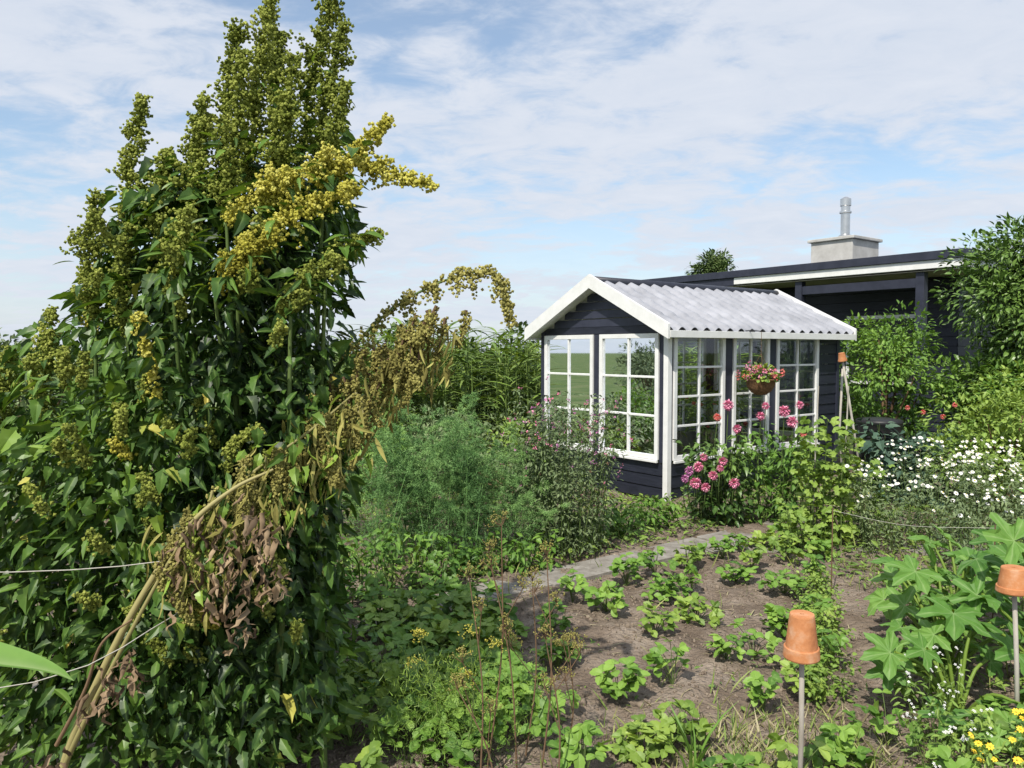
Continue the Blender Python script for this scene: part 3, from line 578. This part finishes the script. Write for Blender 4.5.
wd=MB()
n=36000; P=np.stack([U(-3,6.5,n),U(2.6,10.5,n),np.zeros(n)],1); pd=pdist(P[:,0],P[:,1]); cn=vnoise(P[:,0],P[:,1],.35,9)
inshed=((P[:,0]-1.66)*.8+(P[:,1]-8.2)*.6>-.05)&((P[:,0]-1.66)*.8+(P[:,1]-8.2)*.6<3.35)&(-(P[:,0]-1.66)*.6+(P[:,1]-8.2)*.8>-.05)
path=(np.abs(pd)<.18)
keep=np.where(pd>.2,.8,np.where(P[:,0]>2.35,.8,np.where(cn>.62,.4,.06))); keep=np.where(path,.10,keep)
ok=(U(0,1,n)<keep)&~inshed; P=P[ok]; n=len(P); P[:,2]=soilz(P[:,0],P[:,1])+U(0.0,.13,n)**1.2*np.where((pdist(P[:,0],P[:,1])<.2)&(P[:,0]<2.35),.4,1)
a=U(0,6.28,n); sz=U(.03,.08,n)*np.where((pdist(P[:,0],P[:,1])<.2)&(P[:,0]<2.35),.5,1)
scatter(wd,T_O+T_L,P,np.stack([np.cos(a),np.sin(a),U(-.1,.8,n)],1),arr(0,0,1)+rng.normal(size=(n,3))*.4,sz,'light',np.clip(.05+.6*clump(P,1.5)+U(-.2,.3,n),0,1))
n=9000; P=np.stack([U(-3,6.0,n),U(2.5,9,n),np.zeros(n)],1); pd=pdist(P[:,0],P[:,1]); cn=vnoise(P[:,0],P[:,1],.3,19)
ok=(U(0,1,n)<np.where((pd>.2)|(P[:,0]>2.3),.8,np.where(cn>.65,.3,.04)))&~((P[:,1]>7.9)&(P[:,0]>1.0)); P=P[ok];n=len(P); P[:,2]=soilz(P[:,0],P[:,1])
a=U(0,6.28,n); scatter(wd,T_BL,P,np.stack([np.cos(a)*.5,np.sin(a)*.5,1+0*a],1),rvec(n),U(.05,.17,n),'grass',U(0,1,n))
wd.build('weeds_and_grass')
ds=MB()
n=600; P=np.stack([rng.normal(1.05,.24,n),rng.normal(3.05,.18,n),np.zeros(n)],1); a=U(0,6.28,n)
scatter(ds,T_NEEDLE,P,np.stack([np.cos(a)*.9,np.sin(a)*.9,1+0*a],1),rvec(n),U(.04,.13,n),'straw',U(0,1,n))
n=900; P=np.stack([rng.normal(1.0,.34,n),rng.normal(3.0,.2,n),np.zeros(n)],1); a=U(0,6.28,n)
scatter(ds,T_BL,P,np.stack([np.cos(a)*.7,np.sin(a)*.7,1+0*a],1),rvec(n),U(.04,.14,n),'grass',U(.2,1.0,n)); ds.build('dry_grass_tuft')

# ------------------------------------------------------------------ asparagus bed
af=MB()
def asparagus(mb,cx,cy,sx,sy,h,ns):
    NP=[];ND=[];NS=[]
    for _ in range(ns):
        b=arr(cx+U(-sx,sx)*.7,cy+U(-sy,sy)*.7,0); an=U(0,6.28); l=U(.1,.6); hh=h*U(.55,1.05)*(1.08-.35*l); e=b+arr(math.cos(an)*l,math.sin(an)*l,hh)
        A=curve([b,b*.6+e*.4+arr(0,0,.25*hh),e],24); tube(mb,A[::3],np.linspace(.005,.001,8),'fern',3,.6); bb=U(-.25,.28)
        bi=rng.integers(4,24,28)
        for q in bi:
            t=q/24; a=U(0,6.28); L=U(.12,.28)*(1.3-t); d=arr(math.cos(a),math.sin(a),U(-.1,.7)); m=60; f=U(.05,1,m)
            pts=A[q]+d*(L*f)[:,None]+arr(0,0,-.16)*(f**2)[:,None]*L/.3+rng.normal(size=(m,3))*.007
            NP.append(pts); ND.append(d*.6+rng.normal(size=(m,3))); NS.append(.08+.5*t+bb+.28*f)
    P=np.vstack(NP);D=np.vstack(ND); s=np.clip(np.concatenate(NS)+U(-.12,.12,len(P)),0,1)
    ok=P[:,2]>.02
    scatter(mb,T_FERN,P[ok],D[ok],rvec(ok.sum()),U(.014,.032,ok.sum()),'fern',s[ok])
asparagus(af,-.62,6.0,.6,.5,1.24,62); asparagus(af,.02,6.2,.3,.4,1.0,20); asparagus(af,-1.4,6.5,.6,.5,1.15,14)
af.build('asparagus_ferns')
le=MB()
for (x,y,h,nn) in ((-.55,5.2,.4,8),(-.85,5.0,.55,9),(-1.2,4.7,.6,9),(-.2,5.5,.3,7),(-.95,4.4,.5,6),(.95,6.6,.35,9),(1.3,6.9,.35,9),(.6,6.35,.3,7),(.1,5.6,.35,7)): stems(le,(x,y,0),.25,h,nn,26,T_Q,.075,'berry',reach=.08,bright=.4)
le.build('leafy_vegetables')

sp=MB(); tips=stems(sp,(.42,6.2,0),.48,1.34,78,110,T_L,.045,'grey',reach=.10,flare=.42,bright=.5,r=.004,z0=.05)
for t in tips:
    for _ in range(random.randint(1,2)):
        p=t+rng.normal(size=3)*arr(.06,.06,.05)-arr(0,0,U(0,.25)); k=7; d=rvec(k); scatter(sp,T_O,p+d*.004,d,rvec(k),U(.012,.022,k),random.choice(['purple','pink','purple']),U(0,1,k))
for _ in range(46):
    p=arr(.42+U(-.45,.45),5.95+U(-.1,.2),U(.4,1.2)); k=6; d=rvec(k); scatter(sp,T_O,p,d,rvec(k),U(.010,.020,k),random.choice(['purple','stemb','pink']),U(0,1,k))
sp.build('sweet_pea_plant')

da=MB(); stems(da,(1.95,7.25,0),.4,.88,26,46,T_Q+T_L,.085,'dark',reach=.12,flare=.4,bright=.65); stems(da,(2.45,7.2,0),.4,.98,22,46,T_Q+T_L,.08,'berry',reach=.1,flare=.4,bright=.4)
for (x,y,z,r,m) in ((1.97,7.0,1.15,.055,'pink'),(2.50,7.05,1.09,.058,'pink'),(2.54,6.95,1.0,.055,'pink'),(2.36,7.15,1.13,.04,'pink'),(2.30,7.1,1.04,.045,'pink'),(2.08,7.1,.92,.045,'pink'),(1.68,6.9,.60,.05,'pink'),(1.80,6.85,.53,.045,'pink'),(1.63,6.8,.47,.055,'pink'),(1.99,6.85,.46,.05,'pink'),(1.90,6.9,.65,.045,'pink'),(1.60,6.9,.56,.045,'purple'),(1.74,6.95,.68,.04,'pink'),(1.90,7.1,1.03,.04,'red'),(1.72,6.8,.43,.045,'pink'),(2.66,7.0,.88,.035,'red'),(1.55,6.85,.50,.04,'purple'),(1.85,6.8,.60,.035,'pink'),(2.62,7.0,1.15,.04,'pink')):
    pompom(da,(x,y,z),r,m,.55); b=arr(x+U(-.1,.1)+(.1 if x<2 else 0),7.2,.1); tube(da,curve([b,arr(x,y+.05,z*.6),arr(x,y,z-.01)],8),.004,'stem',4)
da.build('dahlia_plants')

bn=MB(); stems(bn,(2.62,6.35,0),.28,1.15,14,30,T_PL,.11,'light',reach=.14,flare=.2,bright=.6,r=.005); stems(bn,(2.35,6.1,0),.3,.45,8,16,T_PL,.09,'light',reach=.1,flare=.4,bright=.6)
stems(bn,(3.05,6.6,0),.25,.75,8,22,T_PL,.09,'light',reach=.12,flare=.3,bright=.5)
for x in (2.5,2.75): tube(bn,[(x,6.35,0),(x+.02,6.37,.7),(x+.05,6.4,1.35)],.006,'bamboo',6)
bn.build('climbing_bean_plants')

dy=MB()
for (cx,cy,sp_,h,ns,fl_) in ((3.05,6.2,.4,.70,34,1),(3.65,6.5,.5,.82,46,2),(4.3,6.8,.5,.80,38,2),(3.4,5.7,.35,.62,26,0),(3.95,5.8,.4,.66,30,1)):
    tips=stems(dy,(cx,cy,0),sp_,h,ns,34,T_L,.045,'grey',reach=.06,flare=.4,bright=.6,r=.0025)
    for t in tips:
        if U()<.4: continue
        for _ in range(random.randint(1,2)+fl_): daisy(dy,t+rng.normal(size=3)*arr(.05,.05,.02)+arr(0,0,.01),U(.011,.019),np_=8)
dy.build('white_daisy_plants')

kb=MB()
for (x,y) in ((4.0,8.1),(4.4,8.4),(4.75,8.2),(4.2,8.9),(4.3,7.9)): stems(kb,(x,y,0),.2,.85,7,26,T_L+T_Q,.13,'kale',reach=.16,flare=.3,bright=.4)
kb.build('kale_plants')
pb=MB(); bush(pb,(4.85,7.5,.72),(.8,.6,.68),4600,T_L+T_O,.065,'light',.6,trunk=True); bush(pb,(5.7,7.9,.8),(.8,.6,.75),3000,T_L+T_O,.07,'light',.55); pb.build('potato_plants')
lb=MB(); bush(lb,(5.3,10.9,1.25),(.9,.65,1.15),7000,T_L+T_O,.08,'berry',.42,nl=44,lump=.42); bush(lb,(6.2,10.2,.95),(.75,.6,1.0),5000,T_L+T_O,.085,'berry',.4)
for (x,y,z) in ((5.3,9.9,.85),(5.5,9.8,.8),(5.15,10.0,.9),(5.65,9.8,.95)): pompom(lb,(x,y,z),.035,'red')
lb.build('garden_shrub')
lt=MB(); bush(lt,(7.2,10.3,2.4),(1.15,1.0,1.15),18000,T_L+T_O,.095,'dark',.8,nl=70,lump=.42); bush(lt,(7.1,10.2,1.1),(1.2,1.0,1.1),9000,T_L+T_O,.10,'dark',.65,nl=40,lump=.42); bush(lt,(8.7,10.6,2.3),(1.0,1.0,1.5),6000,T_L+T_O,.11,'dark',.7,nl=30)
lt.build('laurel_tree')

rb=MB(); lathe(rb,[(0,0),(.23,0),(.25,.1),(.27,.3),(.28,.45),(.27,.6),(.25,.76),(.26,.77),(.265,.80),(.25,.82),(.12,.84),(0,.84)],(4.40,9.2,0),'plastic',32)
for z in (.2,.62): lathe(rb,[(.262,z-.015),(.282,z),(.262,z+.015)],(4.40,9.2,0),'plastic',32)
rb.build('rain_barrel')

def potstick(base,top,r=.062,h=.125,sr=.009):
    mb=MB(); base=arr(*base);top=arr(*top); ax=nrm(top-base)
    tube(mb,[base,(base+top)/2+arr(.004,0,0),top-ax*.01],sr,'bamboo',8,cap=True)
    o=top-ax*h
    lathe(mb,[(r*.96,0.004),(r*1.0,0),(r*1.07,.002),(r*1.10,.006),(r*1.05,h*.24),(r*1.03,h*.255),(r*.96,h*.26),(r*.74,h*.97),(r*.71,h),(r*.12,h),(r*.10,h-.006),(r*.58,h-.008),(r*.86,h*.24),(r*.96,.004)],o,'terra',32,tilt=ax,split=True)
    return mb
potstick((.975,2.55,-.02),(.963,2.52,.775),r=.054,h=.15,sr=.009).build('flowerpot_on_stick')
potstick((2.05,3.05,-.02),(2.01,3.05,.78),r=.060,h=.10).build('flowerpot_on_stick.001')
potstick((3.75,8.1,-.02),(3.42,8.0,1.62),r=.042,h=.09,sr=.012).build('flowerpot_on_stick.002')
pt=MB(); tube(pt,[(3.58,8.25,0),(3.5,8.2,.8),(3.53,8.22,1.45)],.012,'bamboo',6,cap=True); pt.build('bamboo_cane')

st=MB(); tube(st,curve([(-2.6,2.3,1.0),(-1.62,2.38,.955),(-1.05,2.44,.985),(-.8,2.75,1.02),(-.85,3.0,1.03)],16),.0017,'string',5)
tube(st,curve([(-2.6,2.1,.60),(-1.46,2.2,.67),(-1.12,2.4,.78),(-1.1,2.8,.80)],12),.0017,'string',5)
tube(st,[(-2.6,2.2,0),(-2.6,2.2,.5),(-2.6,2.2,1.1)],.015,'bamboo',6,cap=True); tube(st,[(-.85,3.0,0),(-.85,3.0,.5),(-.85,3.0,1.06)],.008,'bamboo',6,cap=True)
st.build('garden_string')
st=MB(); tube(st,curve([(2.1,5.0,.60),(2.45,4.75,.56),(2.85,4.5,.60)],10),.0013,'string',5); tube(st,[(2.1,5.0,0),(2.1,5.0,.3),(2.1,5.0,.62)],.004,'stemb',6); tube(st,[(2.85,4.5,0),(2.85,4.5,.3),(2.85,4.5,.62)],.004,'stemb',6); st.build('garden_string.001')

# ------------------------------------------------------------------ courgette plants
sq=MB()
def squash(c,n,R,h,ls):
    b=arr(c[0],c[1],0.02)
    for _ in range(n):
        a=U(0,6.28); rr=R*U(.2,1); e=b+arr(math.cos(a)*rr,math.sin(a)*rr,h*U(.55,1.1)*(1.1-.4*rr/R)); A=curve([b,(b+e)/2+arr(0,0,.08),e],8)
        tube(sq,A,np.linspace(.010,.006,8),'light',6,.6)
        o=arr(math.cos(a),math.sin(a),U(-.45,.25)); up=nrm(arr(math.cos(a)*.35,math.sin(a)*.35-.5,1)+rng.normal(size=3)*.3)
        scatter(sq,T_P,e[None]+o*.02,o,up,ls*U(.65,1.2),'squash',U(.2,.95))
squash((2.15,3.75),22,.45,.58,.30); squash((1.95,3.3),12,.32,.40,.26); squash((2.50,3.4),22,.45,.88,.34); squash((2.6,4.4),20,.45,.52,.27); squash((2.15,2.8),9,.3,.32,.24); squash((3.1,4.3),16,.5,.7,.30)
sq.build('courgette_plants')
cp=MB()
for (x,y) in ((1.55,3.9),(1.75,4.3),(1.9,4.7),(1.45,3.5),(2.0,5.1),(1.65,4.0)): stems(cp,(x,y,0),.16,.24,14,30,T_S,.024,'light',reach=.035,flare=.8,r=.0018,bright=.6)
cp.build('carrot_tops')
ff=MB()
for (cx,cy,h,m,cen,ns) in ((1.78,2.68,.27,'yellow','yellow',16),(1.66,2.9,.30,'white','white',18),(1.95,2.72,.30,'yellow','yellow',14),(1.5,2.6,.2,'white','white',12),(1.75,3.15,.38,'white','white',9)):
    tips=stems(ff,(cx,cy,0),.16,h,ns,20,T_L,.035,'light',reach=.04,flare=.6,r=.0018)
    for t in tips:
        if m=='yellow': daisy(ff,t,.014,m,8,cen)
        else:
            for _ in range(3): daisy(ff,t+rng.normal(size=3)*.008,.006,m,5,cen)
ff.build('yellow_and_white_flowers')
lk=MB()
for (x,y) in ((.72,2.95),(.68,2.85)):
    k=5; a=U(0,6.28,k); scatter(lk,T_BL,np.tile(arr(x,y,0),(k,1)),np.stack([np.cos(a)*.25,np.sin(a)*.25,1+0*a],1),rvec(k),U(.2,.34,k),'berry',U(.1,.6,k))
lk.build('leek_plants')
du=MB()
for (bx,by,tx,ty,tz,dry) in ((.02,2.9,-.09,2.95,.87,1),(.10,2.8,.13,2.85,.88,1),(-.10,2.9,-.04,2.9,.98,1),(.05,3.0,.08,3.0,.74,1),(-.2,2.9,-.16,2.9,.55,0),(-.3,3.0,-.36,3.0,.5,0),(.16,2.7,.12,2.7,.62,1),(-.05,2.75,-.2,2.75,.42,1),(-.12,2.8,-.16,2.85,.80,1),(.2,2.95,.22,2.95,.5,1)):
    A=curve([(bx,by,0),((bx+tx)/2+.03,by,tz*.5),(tx,ty,tz)],14); sm='stemb' if dry else 'stem'
    tube(du,A,np.linspace(.0042,.002,14),sm,5,.6)
    for q in (13,9,6):
        o=A[q]; ax=arr(U(-.4,.4),U(-.4,.4),1) 
        if q!=13:
            e=o+arr(U(-.10,.10),U(-.05,.05),.14); tube(du,[o,(o+e)/2,e],.0018,sm,4,.5); o=e
        for _ in range(14):
            d=nrm(ax+rng.normal(size=3)*.55); e=o+d*U(.03,.055); tube(du,[o,(o+e)/2,e],.0009,sm,3,.6); grains(du,e+rng.normal(size=(5,3))*.005,.003,'sbrown' if dry else 'syellow',U(.3,.9,5))
n=5000; P=np.stack([rng.normal(-.28,.17,n),rng.normal(3.0,.12,n),U(.02,.42,n)],1); scatter(du,T_NEEDLE,P,rng.normal(size=(n,3))+arr(0,0,.6),rvec(n),U(.015,.035,n),'light',np.clip(P[:,2]*1.4+U(-.1,.2,n),0,1))
du.build('dill_plants')
nl=MB(); A=curve([(-1.05,1.15,0),(-1.0,1.12,.7),(-.87,1.1,1.20)],12); tube(nl,A,np.linspace(.009,.005,12),'light',6,.6)
big=[t_lance(.28,.5,.22,st=12,peak=.32,wav=.012)]
for (p,d,s,sh) in (((-.87,1.1,1.205),(1,0,.05),.23,.75),((-.95,1.12,1.0),(-1,.3,.1),.2,.7),((-1.0,1.12,.8),(.3,-1,.1),.18,.7),((-.9,1.1,1.1),(-.3,1,.4),.16,.7),((-1.02,1.12,.6),(-.4,1,.2),.18,.5)):
    scatter(nl,big,arr(*p)[None],arr(*d),arr(.1,-.12,1),s,'squash',sh,True)
nl.build('sunflower_seedling')

# ------------------------------------------------------------------ background vegetation
cn=MB()
for _ in range(420):
    x=U(-2.6,4.2); y=U(10.6,15.0)
    uu=(x-1.66)*.8+(y-8.2)*.6; vv=-(x-1.66)*.6+(y-8.2)*.8
    if uu>-.3 and vv<2.8: continue
    if x>3.6 and y<13: continue
    h=U(1.4,1.95) if x<1.4 else U(1.3,1.75); tube(cn,[(x,y,0),(x,y,h*.5),(x+U(-.05,.05),y,h)],[.014,.011,.005],'grass',5,.3)
    k=14; z=np.linspace(.15,h,k); a=U(0,6.28)+np.arange(k)*math.pi+U(-.4,.4,k)
    scatter(cn,T_CORN,np.stack([x+0*z,y+0*z,z],1),np.stack([np.cos(a),np.sin(a),.9+0*a],1),arr(0,0,1)+rng.normal(size=(k,3))*.1,U(.4,.7,k),'light' if U()<.5 else 'grass',U(.05,.6,k))
cn.build('maize_patch')
mb=MB()
for (x,y,h) in ((-1.8,8.5,.9),(-2.5,9,1.1),(-.9,9,.9),(0,9.3,.8),(.1,8.2,.7),(-3.2,8,1.0),(-4,7.5,1.2),(-3.6,6,1.1),(-2.6,6.0,1.0),(-.6,10.0,.9)):
    bush(mb,(x,y,h*.5),(.75,.6,h*.55),1500,T_L+T_O,.08,random.choice(['light','berry','grey']),.5,nl=16)
mb.build('vegetable_bed_foliage')
dh=MB()
for x in np.arange(-34,3.5,1.7):
    h=U(1.5,2.2); bush(dh,(x,24+U(-1,1),h*.55),(1.4,1.0,h*.6),1100,T_O,.24,'far',.5,nl=14,lump=.5,trunk=False)
for x in np.arange(9,40,1.9):
    h=U(2.2,3.2); bush(dh,(x+3,20+U(-1,1),h*.55),(1.6,1.1,h*.6),1000,T_O,.26,'far',.45,nl=14,lump=.5,trunk=False)
dh.build('distant_hedge')
lf=MB(); bush(lf,(-5.3,8.3,.9),(1.0,.8,.95),3000,T_L,.10,'far',.6); bush(lf,(-6.6,9.2,1.0),(1.1,.8,1.0),3000,T_L,.10,'grey',.5); lf.build('garden_shrub.001')
ft=MB(); bush(ft,(10.2,40,5.2),(1.5,1.4,1.3),3600,T_L,.26,'far',.4,nl=22,lump=.32,base=(10.2,40,0)); bush(ft,(10.7,40,6.2),(.8,.8,.8),1000,T_L,.22,'far',.4,nl=12,lump=.4,trunk=False); tube(ft,curve([(10.2,40,0),(10.3,40,2.5),(10.3,40,5)],8),np.linspace(.22,.1,8),'stemb',8); ft.build('distant_tree')

# ------------------------------------------------------------------ light, sky, camera
sd=nrm(arr(-.28,-.56,.78))
sun=bpy.data.lights.new('sun','SUN'); sun.energy=5.0; sun.angle=math.radians(.55); sun.color=(1,.94,.84)
so_=bpy.data.objects.new('sun',sun); scene.collection.objects.link(so_); so_.rotation_euler=Vector(-sd).to_track_quat('-Z','Y').to_euler()
w=bpy.data.worlds.new('World'); scene.world=w; w.use_nodes=True; nt=w.node_tree; N=nt.nodes; L=nt.links; N.clear()
sky=N.new('ShaderNodeTexSky'); sky.sky_type='NISHITA'; sky.sun_disc=False; sky.sun_elevation=math.asin(sd[2]); sky.sun_rotation=math.atan2(sd[0],sd[1]); sky.altitude=0; sky.dust_density=1.0; sky.air_density=1.0
tc=N.new('ShaderNodeTexCoord'); sx=N.new('ShaderNodeSeparateXYZ'); L.new(tc.outputs['Generated'],sx.inputs[0])
def math_(op,a,b=None,c=None):
    m=N.new('ShaderNodeMath'); m.operation=op
    for k,v in enumerate((a,b,c)):
        if v is None: continue
        if isinstance(v,(int,float)): m.inputs[k].default_value=v
        else: L.new(v,m.inputs[k])
    return m.outputs[0]
zz=math_('ADD',math_('MAXIMUM',sx.outputs[2],0.0),.16)
cb=N.new('ShaderNodeCombineXYZ'); L.new(math_('DIVIDE',sx.outputs[0],zz),cb.inputs[0]); L.new(math_('DIVIDE',sx.outputs[1],zz),cb.inputs[1])
def nz(scale,det,rough,dist,off,sc=(1,1,1),rot=0):
    mp=N.new('ShaderNodeMapping'); mp.inputs['Location'].default_value=off; mp.inputs['Scale'].default_value=sc; mp.inputs['Rotation'].default_value=(0,0,rot); L.new(cb.outputs[0],mp.inputs[0])
    t=N.new('ShaderNodeTexNoise'); t.inputs['Scale'].default_value=scale; t.inputs['Detail'].default_value=det; t.inputs['Roughness'].default_value=rough; t.inputs['Distortion'].default_value=dist
    L.new(mp.outputs[0],t.inputs['Vector']); return t.outputs['Fac']
n1=nz(1.15,6,.58,.25,(3.1,1.7,0),(1,1.2,1),.5); n2=nz(5.0,5,.62,.4,(0,4,2),(1,1.3,1),.7)
s_=math_('ADD',math_('MULTIPLY',n1,.64),math_('MULTIPLY',n2,.38))
mr=N.new('ShaderNodeMapRange'); mr.interpolation_type='SMOOTHSTEP'; mr.inputs[1].default_value=.39; mr.inputs[2].default_value=.56; mr.inputs[3].default_value=.22; mr.inputs[4].default_value=.96; L.new(s_,mr.inputs[0])
hz=N.new('ShaderNodeMapRange'); hz.inputs[1].default_value=0; hz.inputs[2].default_value=.28; hz.inputs[3].default_value=.85; hz.inputs[4].default_value=0; L.new(sx.outputs[2],hz.inputs[0])
fac=math_('MAXIMUM',mr.outputs[0],hz.outputs[0])
cr_=N.new('ShaderNodeMixRGB'); cr_.inputs[1].default_value=(6.1,6.9,8.2,1); cr_.inputs[2].default_value=(8.2,8.5,9.2,1); L.new(n2,cr_.inputs[0])
sb_=N.new('ShaderNodeMixRGB'); sb_.blend_type='MULTIPLY'; sb_.inputs[0].default_value=1; L.new(sky.outputs[0],sb_.inputs[1]); sb_.inputs[2].default_value=(1.6,1.75,1.75,1)
mx=N.new('ShaderNodeMixRGB'); L.new(fac,mx.inputs[0]); L.new(sb_.outputs[0],mx.inputs[1]); L.new(cr_.outputs[0],mx.inputs[2])
bgn=N.new('ShaderNodeBackground'); bgn.inputs[1].default_value=.10; L.new(mx.outputs[0],bgn.inputs[0]); ow=N.new('ShaderNodeOutputWorld'); L.new(bgn.outputs[0],ow.inputs[0])
cam=bpy.data.cameras.new('camera'); cam.lens=27.07; cam.sensor_width=36; cam.clip_end=2000; cam.clip_start=.05
co=bpy.data.objects.new('camera',cam); scene.collection.objects.link(co); co.location=(0,0,1.65); co.rotation_euler=(math.radians(90-2.53),0,0); scene.camera=co
scene.view_settings.view_transform='Standard'; scene.view_settings.look='None'; scene.view_settings.exposure=0
print('tris',sum(len(o.data.polygons) for o in scene.objects if o.type=='MESH'))
